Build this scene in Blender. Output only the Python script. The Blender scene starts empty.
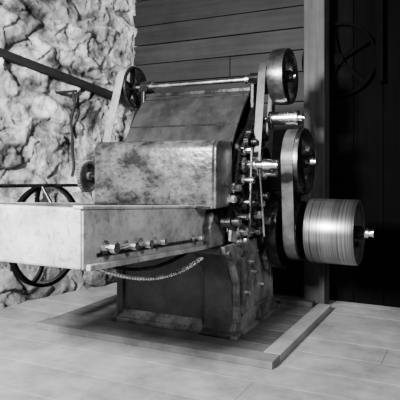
import bpy, bmesh, math, random
from mathutils import Vector, Matrix, noise
random.seed(7)
S=bpy.context.scene
COL=S.collection

# ---------------------------------------------------------------- materials
def new_mat(name):
    m=bpy.data.materials.new(name); m.use_nodes=True
    nt=m.node_tree; b=nt.nodes['Principled BSDF']
    return m,nt,b
def g(v): return (v,v,v,1)
def grime(name,lo,hi,scale=6,rough=.5,metal=0,bump=.1,stretch=(1,1,1),detail=8,p0=.36,p1=.64,spots=0):
    m,nt,b=new_mat(name); N=nt.nodes; L=nt.links
    tc=N.new('ShaderNodeTexCoord'); mp=N.new('ShaderNodeMapping'); mp.inputs['Scale'].default_value=stretch
    n=N.new('ShaderNodeTexNoise'); n.inputs['Scale'].default_value=scale; n.inputs['Detail'].default_value=detail; n.inputs['Roughness'].default_value=.68
    r=N.new('ShaderNodeValToRGB'); r.color_ramp.elements[0].position=p0; r.color_ramp.elements[1].position=p1
    r.color_ramp.elements[0].color=g(lo); r.color_ramp.elements[1].color=g(hi)
    L.new(tc.outputs['Object'],mp.inputs[0]); L.new(mp.outputs[0],n.inputs['Vector']); L.new(n.outputs['Fac'],r.inputs[0])
    out=r.outputs[0]
    if spots:
        s=N.new('ShaderNodeTexNoise'); s.inputs['Scale'].default_value=scale*7; s.inputs['Detail'].default_value=6; s.inputs['Roughness'].default_value=.7
        L.new(mp.outputs[0],s.inputs['Vector'])
        rs=N.new('ShaderNodeValToRGB'); rs.color_ramp.elements[0].position=.36; rs.color_ramp.elements[0].color=g(1-spots); rs.color_ramp.elements[1].position=.47; rs.color_ramp.elements[1].color=g(1)
        L.new(s.outputs['Fac'],rs.inputs[0])
        mx=N.new('ShaderNodeMix'); mx.data_type='RGBA'; mx.blend_type='MULTIPLY'; mx.inputs[0].default_value=1
        L.new(out,mx.inputs[6]); L.new(rs.outputs[0],mx.inputs[7]); out=mx.outputs[2]
    L.new(out,b.inputs['Base Color'])
    bp=N.new('ShaderNodeBump'); bp.inputs['Strength'].default_value=bump; bp.inputs['Distance'].default_value=.01
    n2=N.new('ShaderNodeTexNoise'); n2.inputs['Scale'].default_value=scale*5; n2.inputs['Detail'].default_value=4
    L.new(mp.outputs[0],n2.inputs['Vector']); L.new(n2.outputs['Fac'],bp.inputs['Height']); L.new(bp.outputs[0],b.inputs['Normal'])
    b.inputs['Metallic'].default_value=metal
    mr=N.new('ShaderNodeMapRange'); mr.inputs['To Min'].default_value=rough-.12; mr.inputs['To Max'].default_value=rough+.15
    L.new(n.outputs['Fac'],mr.inputs['Value']); L.new(mr.outputs[0],b.inputs['Roughness'])
    return m
def wood(name,lo,hi,axis=0,rough=.6,grain=30,bump=.3,tone=True,spec=.5,wg=.5,scuff=0):
    m,nt,b=new_mat(name); N=nt.nodes; L=nt.links
    tc=N.new('ShaderNodeTexCoord'); mp=N.new('ShaderNodeMapping')
    s=[grain,grain,grain]; s[axis]=grain*.05; mp.inputs['Scale'].default_value=s
    n=N.new('ShaderNodeTexNoise'); n.inputs['Scale'].default_value=1; n.inputs['Detail'].default_value=8; n.inputs['Roughness'].default_value=.6
    nb=N.new('ShaderNodeTexNoise'); nb.inputs['Scale'].default_value=2.6; nb.inputs['Detail'].default_value=11; nb.inputs['Roughness'].default_value=.72
    L.new(tc.outputs['Object'],mp.inputs[0]); L.new(mp.outputs[0],n.inputs['Vector']); L.new(tc.outputs['Object'],nb.inputs['Vector'])
    r=N.new('ShaderNodeValToRGB'); r.color_ramp.elements[0].position=.34; r.color_ramp.elements[1].position=.64
    r.color_ramp.elements[0].color=g(lo); r.color_ramp.elements[1].color=g(hi)
    ad=N.new('ShaderNodeMath'); ad.operation='MULTIPLY_ADD'; ad.inputs[1].default_value=wg
    ml=N.new('ShaderNodeMath'); ml.operation='MULTIPLY'; ml.inputs[1].default_value=1-wg
    L.new(n.outputs['Fac'],ad.inputs[0]); L.new(nb.outputs['Fac'],ml.inputs[0]); L.new(ml.outputs[0],ad.inputs[2])
    L.new(ad.outputs[0],r.inputs[0])
    if tone:
        at=N.new('ShaderNodeAttribute'); at.attribute_name='tone'
        mx=N.new('ShaderNodeMix'); mx.data_type='RGBA'; mx.blend_type='MULTIPLY'; mx.inputs[0].default_value=1
        L.new(r.outputs[0],mx.inputs[6]); L.new(at.outputs['Fac'],mx.inputs[7]); L.new(mx.outputs[2],b.inputs['Base Color'])
    else: L.new(r.outputs[0],b.inputs['Base Color'])
    bp=N.new('ShaderNodeBump'); bp.inputs['Strength'].default_value=bump; bp.inputs['Distance'].default_value=.004
    L.new(n.outputs['Fac'],bp.inputs['Height']); L.new(bp.outputs[0],b.inputs['Normal'])
    b.inputs['Roughness'].default_value=rough; b.inputs['Specular IOR Level'].default_value=spec
    return m
M={}
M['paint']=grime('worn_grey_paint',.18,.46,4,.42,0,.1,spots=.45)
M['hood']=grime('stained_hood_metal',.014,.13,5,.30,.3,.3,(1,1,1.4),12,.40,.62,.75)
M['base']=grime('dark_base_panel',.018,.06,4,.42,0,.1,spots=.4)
M['cast']=grime('worn_cast_iron',.045,.24,5,.38,.3,.2,spots=.6,p0=.40,p1=.60)
M['iron']=grime('black_iron',.003,.012,9,.34,.4,.15)
M['iron2']=grime('grey_iron',.007,.045,9,.26,.7,.12)
M['rim']=grime('worn_pulley_iron',.05,.18,9,.30,.9,.06)
M['steel']=grime('bright_steel',.6,.95,10,.24,1,.03)
M['leather']=grime('leather_belt',.02,.07,7,.40,0,.1)
M['beltlight']=grime('canvas_belt',.08,.22,7,.6,0,.1)
M['sheet']=wood('cylinder_cover_sheet',.005,.045,2,.28,12,.15,False,wg=.35)
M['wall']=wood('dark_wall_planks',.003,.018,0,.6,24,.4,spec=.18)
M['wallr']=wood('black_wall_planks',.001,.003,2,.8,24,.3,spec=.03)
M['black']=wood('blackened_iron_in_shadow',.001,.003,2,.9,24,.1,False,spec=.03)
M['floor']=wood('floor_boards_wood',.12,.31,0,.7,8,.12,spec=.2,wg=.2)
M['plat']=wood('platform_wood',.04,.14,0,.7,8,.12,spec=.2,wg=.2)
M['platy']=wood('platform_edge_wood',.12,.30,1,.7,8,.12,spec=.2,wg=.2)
M['post']=wood('post_wood',.008,.06,2,.6,20,.5,False,spec=.3)
M['beam']=wood('old_beam_wood',.003,.012,1,.7,26,.4,False,spec=.2)
def turned():
    m,nt,b=new_mat('turned_steel'); N=nt.nodes; L=nt.links
    tc=N.new('ShaderNodeTexCoord'); w=N.new('ShaderNodeTexNoise'); mp=N.new('ShaderNodeMapping'); mp.inputs['Scale'].default_value=(75,.25,.25)
    w.inputs['Scale'].default_value=1; w.inputs['Detail'].default_value=2
    r=N.new('ShaderNodeValToRGB'); r.color_ramp.elements[0].position=.38; r.color_ramp.elements[1].position=.55
    r.color_ramp.elements[0].color=g(.14); r.color_ramp.elements[1].color=g(.34)
    L.new(tc.outputs['Object'],mp.inputs[0]); L.new(mp.outputs[0],w.inputs['Vector']); L.new(w.outputs['Fac'],r.inputs[0]); L.new(r.outputs[0],b.inputs['Base Color'])
    b.inputs['Metallic'].default_value=.9; b.inputs['Roughness'].default_value=.30
    return m
M['turned']=turned()
def stone():
    m,nt,b=new_mat('whitewashed_rubble_stone'); N=nt.nodes; L=nt.links
    tc=N.new('ShaderNodeTexCoord')
    n=N.new('ShaderNodeTexNoise'); n.inputs['Scale'].default_value=4.0; n.inputs['Detail'].default_value=15; n.inputs['Roughness'].default_value=.74; n.inputs['Distortion'].default_value=.3
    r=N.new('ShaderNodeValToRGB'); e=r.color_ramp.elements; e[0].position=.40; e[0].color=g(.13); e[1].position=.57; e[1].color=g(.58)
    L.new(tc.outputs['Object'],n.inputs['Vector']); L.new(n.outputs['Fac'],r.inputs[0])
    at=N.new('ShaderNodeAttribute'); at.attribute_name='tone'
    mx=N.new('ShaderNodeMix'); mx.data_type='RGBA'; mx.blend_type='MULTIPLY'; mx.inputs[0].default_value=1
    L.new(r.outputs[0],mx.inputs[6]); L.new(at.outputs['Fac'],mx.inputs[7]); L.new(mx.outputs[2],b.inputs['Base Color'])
    bp=N.new('ShaderNodeBump'); bp.inputs['Strength'].default_value=.6; bp.inputs['Distance'].default_value=.02
    n2=N.new('ShaderNodeTexNoise'); n2.inputs['Scale'].default_value=14; n2.inputs['Detail'].default_value=14; n2.inputs['Roughness'].default_value=.7
    L.new(tc.outputs['Object'],n2.inputs['Vector']); L.new(n2.outputs['Fac'],bp.inputs['Height']); L.new(bp.outputs[0],b.inputs['Normal'])
    b.inputs['Roughness'].default_value=.75; b.inputs['Specular IOR Level'].default_value=.35
    return m
M['stone']=stone()

# ---------------------------------------------------------------- helpers
def mk(name,verts,faces,mat,parent=None,smooth=None,bevel=0,tone=None,seg=2):
    me=bpy.data.meshes.new(name); me.from_pydata([tuple(v) for v in verts],[],faces); me.update()
    bm=bmesh.new(); bm.from_mesh(me); bmesh.ops.recalc_face_normals(bm,faces=bm.faces); bm.to_mesh(me); bm.free()
    if tone is not None:
        a=me.attributes.new('tone','FLOAT','POINT'); a.data.foreach_set('value',tone)
    o=bpy.data.objects.new(name,me); COL.objects.link(o); me.materials.append(M[mat])
    if smooth is not None:
        me.shade_smooth()
        md=o.modifiers.new('b','EDGE_SPLIT'); md.split_angle=math.radians(smooth); md.use_edge_sharp=False
    if bevel:
        md=o.modifiers.new('bev','BEVEL'); md.width=bevel; md.segments=seg; md.limit_method='ANGLE'
        if len(o.modifiers)>1: o.modifiers.move(1,0)
    if parent: o.parent=parent
    return o
BF=[(0,1,2,3),(7,6,5,4),(0,4,5,1),(1,5,6,2),(2,6,7,3),(3,7,4,0)]
def bverts(x0,x1,y0,y1,z0,z1):
    return [(x0,y0,z0),(x1,y0,z0),(x1,y1,z0),(x0,y1,z0),(x0,y0,z1),(x1,y0,z1),(x1,y1,z1),(x0,y1,z1)]
def box(name,x0,x1,y0,y1,z0,z1,mat,parent=None,bevel=.004):
    return mk(name,bverts(x0,x1,y0,y1,z0,z1),BF,mat,parent,bevel=bevel)
def prism(name,prof,x0,x1,mat,parent=None,bevel=.004,smooth=None,seg=2):
    n=len(prof); v=[(x0,a,b) for a,b in prof]+[(x1,a,b) for a,b in prof]
    f=[tuple(range(n)),tuple(range(2*n-1,n-1,-1))]+[(i,(i+1)%n,n+(i+1)%n,n+i) for i in range(n)]
    return mk(name,v,f,mat,parent,bevel=bevel,smooth=smooth,seg=seg)
def lathe_geo(prof,y,z,n=48,closed=True,axis='x',x=0):
    V=[];F=[];k=len(prof)
    for i in range(n):
        a=2*math.pi*i/n; c,s=math.cos(a),math.sin(a)
        for p,r in prof:
            if axis=='x': V.append((p,y+r*c,z+r*s))
            elif axis=='y': V.append((x+r*c,p,z+r*s))
            else: V.append((x+r*c,y+r*s,p))
    m=k if closed else k-1
    for i in range(n):
        j=(i+1)%n
        for q in range(m):
            w=(q+1)%k; F.append((i*k+q,i*k+w,j*k+w,j*k+q))
    return V,F
def join(geos):
    V=[];F=[]
    for v,f in geos:
        o=len(V); V+=list(v); F+=[tuple(i+o for i in t) for t in f]
    return V,F
def cyl_geo(a,b,r,n=20,r2=None):
    a=Vector(a);b=Vector(b); r2=r if r2 is None else r2
    d=(b-a).normalized(); t=Vector((0,0,1)) if abs(d.z)<.9 else Vector((1,0,0))
    p=d.cross(t).normalized(); q=d.cross(p)
    V=[];F=[]
    for c,rr in((a,r),(b,r2)):
        for i in range(n):
            an=2*math.pi*i/n; V.append(c+p*rr*math.cos(an)+q*rr*math.sin(an))
    F=[(i,(i+1)%n,n+(i+1)%n,n+i) for i in range(n)]+[tuple(range(n-1,-1,-1)),tuple(range(n,2*n))]
    return V,F
def rod(name,a,b,r,mat,parent=None,n=20,r2=None):
    V,F=cyl_geo(a,b,r,n,r2); return mk(name,V,F,mat,parent,smooth=35)
def steps(name,y,z,segs,mat,parent,n=24):
    prof=[(segs[0][0],.0005)]
    for x0,x1,r in segs: prof+=[(x0,r),(x1,r)]
    prof.append((segs[-1][1],.0005))
    V,F=lathe_geo(prof,y,z,n,False); return mk(name,V,F,mat,parent,smooth=30)
def bar_geo(p,q,w0,w1,t,axis=Vector((1,0,0))):
    p=Vector(p);q=Vector(q);d=(q-p).normalized(); s=d.cross(axis).normalized(); ax=axis*t/2
    V=[]
    for c,w in((p,w0),(q,w1)):
        V+=[c-s*w/2-ax,c+s*w/2-ax,c+s*w/2+ax,c-s*w/2+ax]
    return V,[(0,1,2,3),(7,6,5,4),(0,4,5,1),(1,5,6,2),(2,6,7,3),(3,7,4,0)]
def pulley(name,x0,x1,y,z,r,mat,parent,spokes=5,th=.014,hub=.04,crown=.004,n=64,curve=0,phase=.3,hubext=.02):
    c=(x0+x1)/2; w=x1-x0
    prof=[(x0,r-crown),(x0+w*.25,r),(x0+w*.75,r),(x1,r-crown),(x1,r-th),(x0,r-th)]
    V,F=lathe_geo(prof,y,z,n); mk(name+'_rim',V,F,mat,parent,smooth=30)
    G=[]
    G.append(lathe_geo([(c-w*.35-hubext,.012),(c-w*.35-hubext,hub),(c+w*.35+hubext,hub),(c+w*.35+hubext,.012)],y,z,24))
    for i in range(spokes):
        a=phase+2*math.pi*i/spokes
        if not curve:
            d=Vector((0,math.cos(a),math.sin(a))); o=Vector((c,y,z))
            G.append(bar_geo(o+d*hub*.8,o+d*(r-th*.6),.05*r/.25,.035*r/.25,min(.03,w*.5)))
        else:
            pts=[]
            for k in range(7):
                t=k/6; rr=hub*.8+(r-th*.6-hub*.8)*t; aa=a+curve*math.sin(t*math.pi)*.5+curve*t*.4
                pts.append(Vector((c,y+rr*math.cos(aa),z+rr*math.sin(aa))))
            for k in range(6): G.append(bar_geo(pts[k],pts[k+1],.028,.028,.02))
    V,F=join(G); return mk(name+'_spokes',V,F,'iron2' if mat=='rim' else 'iron',parent,smooth=30)
def gear(name,x0,x1,y,z,r,teeth,mat,parent,hub=.03):
    V=[];F=[];k=4*teeth;td=.45*2*math.pi*r/teeth
    ri=r*.78
    for x in(x0,x1):
        for i in range(k):
            a=2*math.pi*(i+.5)/k; rr=r if i%4<2 else r-td
            V.append((x,y+rr*math.cos(a),z+rr*math.sin(a)))
    for x in(x0,x1):
        for i in range(k):
            a=2*math.pi*(i+.5)/k; V.append((x,y+ri*math.cos(a),z+ri*math.sin(a)))
    for i in range(k):
        j=(i+1)%k
        F+=[(i,j,k+j,k+i),(i,j,2*k+j,2*k+i),(k+i,k+j,3*k+j,3*k+i)]
    G=[(V,F)]; c=(x0+x1)/2
    G.append(lathe_geo([(c-.005,.02),(c-.005,ri),(x0,ri),(x1,ri),(c+.005,ri),(c+.005,.02)],y,z,48))
    G.append(lathe_geo([(x0-.005,.008),(x0-.005,hub),(x1+.015,hub),(x1+.015,.008)],y,z,24))
    V,F=join(G); return mk(name,V,F,mat,parent,smooth=30)
def belt(name,x0,x1,c1,c2,mat,parent,th=.007,n=28):
    (y1,z1,r1),(y2,z2,r2)=c1,c2
    d=math.hypot(y2-y1,z2-z1); ph=math.atan2(z2-z1,y2-y1); be=math.acos((r1-r2)/d)
    L=[]
    for i in range(n+1):
        a=ph+be+(2*math.pi-2*be)*i/n; L.append((y1,z1,r1,a))
    for i in range(n+1):
        a=ph-be+2*be*i/n; L.append((y2,z2,r2,a))
    V=[];k=len(L)
    for rr,x in((.0005,x0),(.0005,x1),(th,x1),(th,x0)):
        for y,z,r,a in L: V.append((x,y+(r+rr)*math.cos(a),z+(r+rr)*math.sin(a)))
    F=[]
    for q in range(4):
        w=(q+1)%4
        for i in range(k):
            j=(i+1)%k; F.append((q*k+i,q*k+j,w*k+j,w*k+i))
    return mk(name,V,F,mat,parent,smooth=40)
def boards(name,spec,mat,parent=None):
    V=[];F=[];T=[]
    for s in spec:
        o=len(V); V+=bverts(*s[:6]); F+=[tuple(i+o for i in f) for f in BF]; T+=[s[6]]*8
    return mk(name,V,F,mat,parent,tone=T,bevel=.003)
def empty(name,loc=(0,0,0)):
    e=bpy.data.objects.new(name,None); COL.objects.link(e); e.empty_display_size=.1; return e
def arc(cy,cz,r,a0,a1,n=8):
    return [(cy+r*math.cos(math.radians(a0+(a1-a0)*i/n)),cz+r*math.sin(math.radians(a0+(a1-a0)*i/n))) for i in range(n+1)]

# ---------------------------------------------------------------- room shell
sp=[]; y=-4.6
while y<1.6:
    w=random.choice([.30,.34,.38]); x=-3.6+random.uniform(-1.2,0)
    while x<4.2:
        l=random.uniform(4.5,6.5); sp.append((max(x,-3.6),min(x+l,4.2)-.0015,y,y+w-.0012,-.04,random.uniform(-.0004,.0004),random.uniform(.95,1.04))); x+=l
    y+=w
boards('floor',sp,'floor')
sp=[];sr=[]; z=0
while z<3.3:
    h=random.choice([.2,.24,.27])
    cuts=[-2.1,random.uniform(-1,-.3),.25] if random.random()<.4 else [-2.1,.25]
    for a,b in zip(cuts,cuts[1:]):
        sp.append((a,b-.004,1.46+random.uniform(-.004,.004),1.5,z+.004,z+h-.004,random.uniform(.6,1.3)))
    z+=h
boards('wall_back',sp,'wall')
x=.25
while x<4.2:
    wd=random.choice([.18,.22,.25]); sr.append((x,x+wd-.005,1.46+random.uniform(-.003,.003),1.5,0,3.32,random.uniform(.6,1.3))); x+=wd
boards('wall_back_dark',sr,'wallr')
box('ceiling',-3.8,4.3,-4.7,1.6,3.32,3.4,'beam',None,0)
sp=[];y=-4.6
while y<1.45:
    sp.append((4.2,4.24,y,y+.245,0,3.3,random.uniform(.6,1.2)));y+=.25
boards('wall_right',sp,'wall')
# stone wall, true relief: rough broken-faced rubble in lime
A=Vector((-1.72,1.6,0)); B=Vector((-3.15,-3.6,0)); d=(B-A); Lw=d.length; dn=d.normalized(); nn=Vector((-dn.y,dn.x,0))
if nn.x<0: nn=-nn
def facets(P,off):
    dist,pt=noise.voronoi(P,distance_metric='DISTANCE',exponent=2.5)
    q=P-pt[0]
    return dist,noise.noise(pt[0]*3.7+off),q.x*noise.noise(pt[0]*5+off+Vector((4,0,0)))+q.y*noise.noise(pt[0]*5+off+Vector((0,7,0)))
nu,nz=460,280; V=[];T=[];F=[]
for i in range(nu+1):
    for j in range(nz+1):
        s=Lw*i/nu; z=3.32*j/nz
        b0=Vector((s,z,0))
        w1=Vector((noise.noise(b0*2.2),noise.noise(b0*2.2+Vector((9,3,1))),0))
        w2=Vector((noise.noise(b0*6),noise.noise(b0*6+Vector((2,8,1))),0))
        d1,c1,t1=facets(Vector((s*2.0,z*2.9,0))+w1*.45+w2*.10,Vector((0,0,0)))
        d2,c2,t2=facets(Vector((s*5.5,z*7.5,1.3))+w1*.6+w2*.25,Vector((1,2,3)))
        d3,c3,t3=facets(Vector((s*14,z*17,2.3))+w2*.6,Vector((5,2,1)))
        e=min(1,(d1[1]-d1[0])*4.0); e2=min(1,(d2[1]-d2[0])*4.0)
        fr=noise.fractal(Vector((s*5,z*5,1)),1.0,2,4)
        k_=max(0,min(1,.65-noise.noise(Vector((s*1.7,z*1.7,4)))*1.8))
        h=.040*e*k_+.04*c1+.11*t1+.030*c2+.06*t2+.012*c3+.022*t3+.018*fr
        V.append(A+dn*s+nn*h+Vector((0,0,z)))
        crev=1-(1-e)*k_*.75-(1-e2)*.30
        foot_shade=.4+.6*min(1,max(0,(z-.2)/.5))  # shadow along the wall foot, put into the stone tone
        T.append(foot_shade*max(.08,min(1.15,crev*(.92+.40*c1+.45*c2+.35*c3)+.25*fr)))
for i in range(nu):
    for j in range(nz):
        a=i*(nz+1)+j; F.append((a,a+1,a+nz+2,a+nz+1))
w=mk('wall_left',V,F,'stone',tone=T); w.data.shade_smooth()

# post
prism('wooden_post',[(1.18,0),(1.36,0),(1.36,3.32),(1.18,3.32)],.135,.315,'post',bevel=.008)
Vb,Fb=bar_geo((-2.24,-.35,2.22),(-1.62,1.3,1.81),.075,.065,.06,Vector((.93,.35,0)).normalized())
mk('diagonal_beam',Vb,Fb,'beam',bevel=.006)

# low timber platform under the machine
pl=empty('timber_platform')
sp=[];y=-.2
while y<1.1:
    sp.append((-1.44,.27,y,min(y+.155,1.13),.001,.034+random.uniform(0,.002),random.uniform(.7,.9)));y+=.16
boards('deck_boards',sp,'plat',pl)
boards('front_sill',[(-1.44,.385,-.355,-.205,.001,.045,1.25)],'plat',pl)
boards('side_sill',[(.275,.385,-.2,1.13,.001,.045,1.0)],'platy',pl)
box('timber_offcut',-.02,.26,1.0,1.1,.036,.075,'post')

# ---------------------------------------------------------------- carding machine
C=empty('wool_carding_machine')
Z0=.036
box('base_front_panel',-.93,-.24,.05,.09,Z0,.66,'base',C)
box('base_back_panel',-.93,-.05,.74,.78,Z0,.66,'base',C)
prism('foot_flange_front',[(-.03,Z0),(-.03,.06),(.0,.07),(.045,.115),(.06,.115),(.06,Z0)],-.985,-.24,'cast',C,.004)
prof=[(-.05,Z0),(-.05,.062),(-.01,.072),(.012,.12),(.015,.38)]+[(.015-.2*(t**2),.38+.24*t) for t in (.2,.4,.6,.8,1)]+[(-.185,.655),(.1,.655),(.1,Z0)]
prism('front_corner_casting',prof,-.24,-.03,'base',C,.008,smooth=30,seg=3)
prism('base_corner_left',[(.0,Z0),(.02,.12),(.03,.655),(.1,.655),(.1,Z0)],-.975,-.93,'base',C)
def sideframe(nm,x0,x1,mat):
    out=[(-.05,Z0),(-.05,.065),(-.005,.08),(.015,.13),(.02,.38),(-.05,.52),(-.16,.62),(-.18,.67),(.83,.67),(.82,.60),(.775,.40),(.785,.13),(.80,.08),(.85,.065),(.85,Z0)]
    prism(nm,out,x0,x1,mat,C,.006)
sideframe('side_frame_lower_right',-.03,.0,'cast')
sideframe('side_frame_lower_left',-.98,-.95,'base')
prism('side_foot_flange',[(-.06,Z0),(.86,Z0),(.86,.062),(-.06,.062)],-.02,.035,'cast',C,.006)
rb=[(.03,.13),(.035,.38),(-.035,.53),(-.14,.63)]
G=[bar_geo((.008,)+rb[i],(.008,)+rb[i+1],.022,.022,.022) for i in range(3)]
V,F=join(G); mk('side_frame_rib',V,F,'cast',C,bevel=.003)
for i,(a,b,c,d_) in enumerate([(.10,.70,.16,.175),(.10,.70,.56,.575),(.10,.115,.16,.575),(.685,.70,.16,.575)]):
    box('side_moulding_%d'%i,0,.012,a,b,c,d_,'cast',C,.003)
for i,(yy,zz) in enumerate([(.2,.3),(.35,.42),(.5,.3),(.6,.48),(.3,.5)]):
    rod('side_bolt_%d'%i,(0,yy,zz),(.03,yy,zz),.016,'steel',C,6)
up=[(.0,.66),(.80,.66),(.77,.95),(.70,1.2),(.56,1.45),(.49,1.65),(.48,1.80),(.36,1.80),(.35,1.62),(.24,1.48),(.06,1.35),(.0,1.15)]
prism('side_frame_upper_right',up,-.03,.0,'iron',C,.006)
prism('side_frame_upper_left',up,-.98,-.95,'iron',C,.006)
for nm,y_,z_,r_,mt in [('main_cylinder',.40,1.05,.36,'iron'),('licker_in_roller',-.02,1.0,.10,'iron'),('feed_roller_top',-.16,.98,.05,'steel'),('feed_roller_bottom',-.16,.87,.05,'iron2')]:
    rod(nm,(-.945,y_,z_),(-.035,y_,z_),r_,mt,C,48)
pts=[]
for i in range(13):
    t=i/12; yv=.02+.36*t; zv=1.33+.43*t+.035*math.sin(t*math.pi); pts.append((yv,zv))
prof=pts+[(a+.012,b-.012) for a,b in reversed(pts)]
prism('cylinder_cover_sheet',prof,-.93,-.035,'sheet',C,0,smooth=30)
prism('back_cover_sheet',[(.39,1.76),(.72,1.15),(.76,.8),(.745,.8),(.70,1.15),(.38,1.74)],-.93,-.035,'iron',C,0)
box('cover_top_rail',-.94,-.03,.36,.41,1.745,1.775,'iron2',C)
box('cover_lower_strip',-.93,-.03,.0,.02,1.30,1.36,'iron2',C)
for i,t in enumerate([.30,.86]):
    yv=.02+.36*t; zv=1.33+.43*t+.035*math.sin(t*math.pi)
    V,F=cyl_geo((-.93,yv,zv),(-.035,yv,zv),.006,10); mk('cover_seam_%d'%i,V,F,'iron2',C,smooth=40)

# hood over the feed rolls
hp=[(-.35,.925)]+arc(-.28,1.29,.07,180,95,6)+[(-.16,1.36)]+arc(-.15,1.29,.07,85,0,7)+[(-.08,.925)]
prism('feed_hood',hp,-.91,.0,'hood',C,.014,smooth=30,seg=3)
box('hood_hinge_strip',-.90,-.02,-.36,-.345,.925,.945,'iron2',C,.002)
prism('hood_end_cap',[(-.345,.93)]+arc(-.275,1.29,.065,180,95,6)+arc(-.15,1.29,.062,85,0,7)+[(-.088,.93)],-.002,.018,'hood',C,.008,smooth=30,seg=3)

# feed table
yf,yb=-1.457,-.04
def tz(y,top): 
    t=(y-yf)/(yb-yf); return (1.008-.093*t) if top else (.73-.075*t)
def slab(name,x0,x1,y0,y1,za,zb,mat,bevel=.006):
    V=[]
    for f in(za,zb): V+=[(x0,y0,f(y0)),(x1,y0,f(y0)),(x1,y1,f(y1)),(x0,y1,f(y1))]
    return mk(name,V,BF,mat,C,bevel=bevel,seg=3)
slab('table_side_right',-.15,-.12,yf,yb,lambda y:tz(y,0),lambda y:tz(y,1),'paint')
slab('table_side_left',-1.05,-1.02,yf,yb,lambda y:tz(y,0),lambda y:tz(y,1),'paint')
box('table_front_panel',-1.05,-.125,yf-.012,yf+.02,.73,1.008,'paint',C,.012)
slab('table_top_rim',-.165,-.105,yf-.02,-.36,lambda y:tz(y,1)-.006,lambda y:tz(y,1)+.010,'paint')
slab('table_bottom_rail',-.16,-.095,yf+.02,yb,lambda y:tz(y,0)-.008,lambda y:tz(y,0)+.022,'paint')
slab('table_bed',-1.02,-.15,yf+.02,-.2,lambda y:tz(y,0)+.16,lambda y:tz(y,1)-.06,'iron2')
G=[]
yy=yf+.05
while yy<-.4:
    G.append((bverts(-1.01,-.16,yy,yy+.03,tz(yy,1)-.062,tz(yy,1)-.045),BF)); yy+=.045
V,F=join(G); mk('feed_apron_slats',V,F,'iron2',C)
slab('table_slide_bar',-.122,-.108,-1.36,-.30,lambda y:tz(y,0)+.050,lambda y:tz(y,0)+.066,'iron2',.002)
for i,(yy,zz,r_) in enumerate([(-1.309,.814,.026),(-1.14,.801,.02),(-1.005,.794,.022),(-.857,.787,.017),(-.404,.752,.017)]):
    steps('table_bolt_%d'%i,yy,zz,[(-.12,-.105,r_*1.3),(-.105,-.07,r_*.6),(-.07,-.04,r_)],'steel',C,10)
rod('table_adjust_screw',(-.085,-1.30,.806),(-.085,-1.12,.795),.008,'steel',C)
rod('table_adjust_screw_b',(-.085,-1.02,.79),(-.085,-.84,.782),.008,'steel',C)
prism('table_end_bracket',[(-.25,.67),(-.02,.66),(-.02,.90),(-.10,.93),(-.2,.90),(-.26,.80)],-.12,-.06,'cast',C,.01,seg=3)
G=[];NL=46
def chain_pt(t):
    y=-1.27+1.2*t; z=(.70*(1-t)+.60*t)-.40*t*(1-t)*1.0
    return Vector((-.18,y,z))
for i in range(NL):
    p=chain_pt(i/NL);q=chain_pt((i+1)/NL);off=.010 if i%2 else .004
    for s_ in(-1,1):
        o=Vector((s_*off,0,0)); G.append(bar_geo(p+o-(q-p)*.15,q+o+(q-p)*.15,.020,.020,.003))
    G.append(cyl_geo(p+Vector((-.018,0,0)),p+Vector((.018,0,0)),.0065,8))
V,F=join(G); mk('drive_chain',V,F,'steel',C)
gear('chain_sprocket',-.19,-.17,-1.27,.745,.055,14,'iron2',C,.018)
gear('chain_sprocket_b',-.19,-.17,-.04,.64,.055,14,'iron2',C,.018)
G=[]
for i in range(24):
    t=i/24;t2=(i+1)/24
    f=lambda t:Vector((-.30,-1.1+1.05*t,.69*(1-t)+.63*t-.32*t*(1-t)))
    G.append(bar_geo(f(t),f(t2),.018,.018,.02))
V,F=join(G); mk('curved_stay',V,F,'iron2',C)

# shafts and pulleys ----------------------------------------------------
rod('top_shaft',(-1.17,.42,1.84),(.30,.42,1.84),.019,'steel',C,20)
for i,x in enumerate([-.965,-.015]):
    prism('top_bearing_%d'%i,[(.35,1.795),(.49,1.795)]+arc(.42,1.84,.045,0,180,10),x-.04,x+.04,'iron2',C,.005)
steps('shaft_collar',.42,1.84,[(-.93,-.90,.032)],'steel',C); steps('shaft_collar_b',.42,1.84,[(-.09,-.06,.032)],'steel',C)
pulley('top_pulley_right',.145,.255,.42,1.84,.204,'rim',C,5,.02,.045)
pulley('top_pulley_left',-1.15,-1.06,.42,1.84,.175,'iron2',C,5,.02,.04)
pulley('small_left_pulley',-1.16,-1.07,.04,.98,.10,'iron2',C,4,.012,.03)
belt('left_belt',-1.145,-1.075,(.42,1.84,.175),(.04,.98,.10),'beltlight',C)
rod('left_pulley_axle',(-1.18,.04,.98),(-.95,.04,.98),.015,'iron2',C)
gear('left_feed_gear',-1.03,-1.0,-.28,1.12,.115,36,'cast',C); rod('left_feed_axle',(-1.04,-.28,1.12),(-.9,-.28,1.12),.014,'iron2',C)
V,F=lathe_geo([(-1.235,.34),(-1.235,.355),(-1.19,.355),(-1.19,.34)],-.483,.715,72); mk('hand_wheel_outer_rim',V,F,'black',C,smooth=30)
pulley('hand_wheel',-1.23,-1.195,-.483,.715,.342,'iron',C,5,.012,.045,curve=.6,n=72)
rod('hand_wheel_axle',(-1.27,-.483,.715),(-1.04,-.483,.715),.02,'iron',C)
rod('shipper_rod',(-1.15,-1.6,1.09),(-1.15,-.15,1.05),.012,'iron2',C)
rod('shipper_post',(-1.15,-.6,1.06),(-1.035,-.6,.90),.012,'iron2',C)

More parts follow.
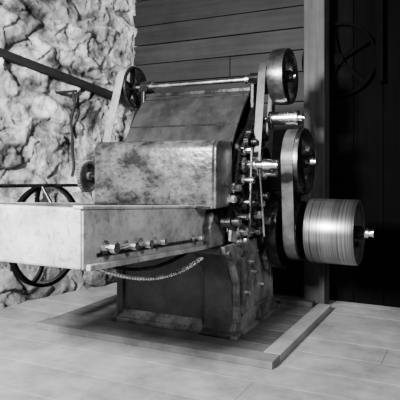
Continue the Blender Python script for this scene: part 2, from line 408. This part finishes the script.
YB,ZB=.64,.712
rod('drive_shaft',(-.03,YB,ZB),(.79,YB,ZB),.022,'steel',C,24)
V,F=lathe_geo([(.350,.232),(.365,.237),(.685,.237),(.70,.232),(.70,.215),(.45,.213),(.45,.02),(.43,.02),(.43,.213),(.350,.215)],YB,ZB,96)
mk('drive_drum',V,F,'turned',C,smooth=30)
steps('drum_hub',YB,ZB,[(.45,.715,.05),(.715,.74,.035)],'iron2',C)
steps('drum_nut',YB,ZB,[(.74,.765,.036),(.765,.79,.025),(.79,.802,.030)],'steel',C,12)
pulley('lower_pulley_large',.08,.165,YB,ZB,.30,'iron2',C,6,.02,.05)
pulley('lower_pulley_small',.19,.29,YB,ZB,.22,'iron2',C,5,.016,.05)
YM,ZM=.63,1.225
pulley('middle_pulley',.20,.315,YM,ZM,.255,'rim',C,5,.02,.05)
rod('middle_shaft',(-.03,YM,ZM),(.37,YM,ZM),.02,'steel',C)
steps('middle_shaft_nut',YM,ZM,[(.34,.37,.035),(.37,.39,.025)],'steel',C,12)
belt('drive_belt',.20,.285,(YM,ZM,.255),(YB,ZB,.222),'leather',C)
rod('sleeve_shaft',(-.03,.42,1.54),(.36,.42,1.54),.014,'steel',C)
steps('belt_tension_sleeve',.42,1.54,[(.10,.12,.055),(.12,.30,.048),(.30,.315,.055),(.315,.345,.025)],'steel',C,32)
pulley('inner_top_pulley',.05,.115,.42,1.84,.12,'iron',C,4,.012,.03)
pulley('inner_mid_pulley',.05,.115,.30,1.22,.11,'iron2',C,4,.012,.03)
belt('inner_belt',.055,.11,(.42,1.84,.12),(.30,1.22,.11),'leather',C)
rod('inner_shaft',(-.03,.30,1.22),(.16,.30,1.22),.016,'steel',C)
rod('worker_shaft',(-.03,.10,1.20),(.26,.10,1.20),.018,'steel',C)
steps('worker_boss',.10,1.20,[(.0,.03,.055),(.03,.09,.034),(.09,.12,.046),(.12,.16,.03),(.17,.20,.042),(.24,.27,.03)],'steel',C)
steps('worker_boss_b',.22,1.14,[(.0,.03,.05),(.03,.09,.03),(.09,.14,.042),(.14,.22,.022)],'steel',C)
gear('gear_a',.02,.05,.10,1.05,.10,28,'iron2',C)
gear('gear_b',.02,.05,.33,.98,.13,36,'iron',C)
gear('gear_c',.06,.085,.12,.86,.08,24,'iron2',C)
gear('gear_d',.02,.045,-.06,.93,.07,20,'iron2',C)
gear('gear_e',.02,.05,.18,1.36,.08,24,'iron',C)
gear('gear_f',.06,.08,.33,.80,.10,30,'iron2',C)
for i,(yy,zz,r_,l_) in enumerate([(-.06,.93,.024,.10),(.02,1.10,.024,.13),(.12,.86,.028,.14),(-.13,.83,.03,.09),(-.03,.76,.03,.10),(.33,.98,.026,.12),(.12,1.0,.022,.11),(.22,.74,.03,.10),(.33,.80,.028,.13),(.18,1.36,.022,.09),(-.16,.98,.026,.07),(.05,.69,.026,.07),(.42,1.40,.022,.09),(.10,1.30,.024,.08),(-.10,1.05,.024,.08),(-.08,.86,.02,.12),(.22,.93,.022,.13),(.02,.95,.018,.10)]):
    steps('bearing_cap_%d'%i,yy,zz,[(-.03,l_*.4,r_*1.5),(l_*.4,l_*.7,r_*.8),(l_*.7,l_,r_)],'steel' if i%3 else 'iron2',C,12 if i%2 else 6)
def lever(nm,p,q,w0,w1,x,t,mat):
    V,F=bar_geo((x,)+p,(x,)+q,w0,w1,t); mk(nm,V,F,mat,C,bevel=.004)
lever('bracket_a',(.02,1.33),(-.13,.85),.05,.04,.015,.03,'iron2')
lever('bracket_b',(.44,1.62),(.42,1.25),.05,.04,.02,.03,'iron2')
lever('bracket_c',(.05,.72),(.30,1.2),.03,.03,.035,.02,'iron')
lever('bracket_d',(.25,1.50),(.10,1.30),.05,.05,.02,.03,'iron2')
lever('lever_e',(-.13,.83),(.22,.74),.035,.03,.05,.02,'iron2')
lever('lever_f',(.42,1.54),(.18,1.36),.035,.03,.06,.015,'iron2')
prism('gear_bracket_cast',[(-.12,.70),(-.02,.68),(.04,.80),(.06,.96),(.02,1.0),(-.04,.92),(-.10,.86)],.0,.022,'cast',C,.006)
rod('tie_rod_a',(.10,.0,.72),(.10,.05,1.30),.008,'steel',C,10)
rod('tie_rod_b',(.12,.24,.70),(.12,.14,1.2),.008,'steel',C,10)
rod('weight_rod',(.06,.36,1.75),(.06,.22,1.36),.008,'steel',C,10)

# ---------------------------------------------------------------- overhead wheel on the wall, in the dark corner
W=empty('overhead_line_wheel')
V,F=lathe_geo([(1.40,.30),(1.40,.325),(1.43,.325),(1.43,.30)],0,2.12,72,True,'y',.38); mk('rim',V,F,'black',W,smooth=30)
G=[]
for i in range(5):
    a=.5+2*math.pi*i/5; dd=Vector((math.cos(a),0,math.sin(a))); o=Vector((.38,1.415,2.12))
    G.append(bar_geo(o+dd*.03,o+dd*.31,.04,.03,.015,Vector((0,1,0))))
G.append(cyl_geo((.38,1.38,2.12),(.38,1.462,2.12),.05))
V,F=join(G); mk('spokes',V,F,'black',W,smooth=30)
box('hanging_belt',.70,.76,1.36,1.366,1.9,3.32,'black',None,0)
G=[]
P=[Vector((-1.80+.012*math.sin(k*.9),.50+.02*math.sin(k*.6),1.86-.045*k)) for k in range(18)]
for a,b in zip(P,P[1:]): G.append(cyl_geo(a,b,.013,8))
P=[Vector((-1.80+.01*math.cos(k*.9),.56+.03*math.sin(k*.4),1.86-.03*k)) for k in range(15)]
for a,b in zip(P,P[1:]): G.append(cyl_geo(a,b,.012,8))
G.append(cyl_geo((-2.1,.53,1.87),(-1.78,.53,1.87),.012,8))
V,F=join(G); mk('hanging_rope',V,F,'beam',smooth=40)

# ---------------------------------------------------------------- light
def area(name,loc,aim,sx,sy,e,spread=180):
    l=bpy.data.lights.new(name,'AREA'); l.shape='RECTANGLE'; l.size=sx;l.size_y=sy;l.energy=e; l.spread=math.radians(spread)
    o=bpy.data.objects.new(name,l); COL.objects.link(o); o.location=loc
    o.rotation_euler=(Vector(aim)-Vector(loc)).to_track_quat('-Z','Y').to_euler(); return o
area('window_light_right',(3.4,-2.6,2.7),(.3,-.3,.5),.6,.6,130)
area('window_light_front',(-.7,-4.2,2.6),(-1.2,0,1.3),.6,.6,410,110)
w=bpy.data.worlds.new('dim_interior'); S.world=w; w.use_nodes=True
w.node_tree.nodes['Background'].inputs[0].default_value=g(.5); w.node_tree.nodes['Background'].inputs[1].default_value=.015

cam=bpy.data.cameras.new('camera'); co=bpy.data.objects.new('camera',cam); COL.objects.link(co)
co.location=(1.447,-3.422,1.2); co.rotation_euler=(math.radians(90),0,math.radians(26.57))
cam.lens=49.5; cam.sensor_width=36; cam.shift_y=-.0875; cam.clip_start=.05
S.camera=co
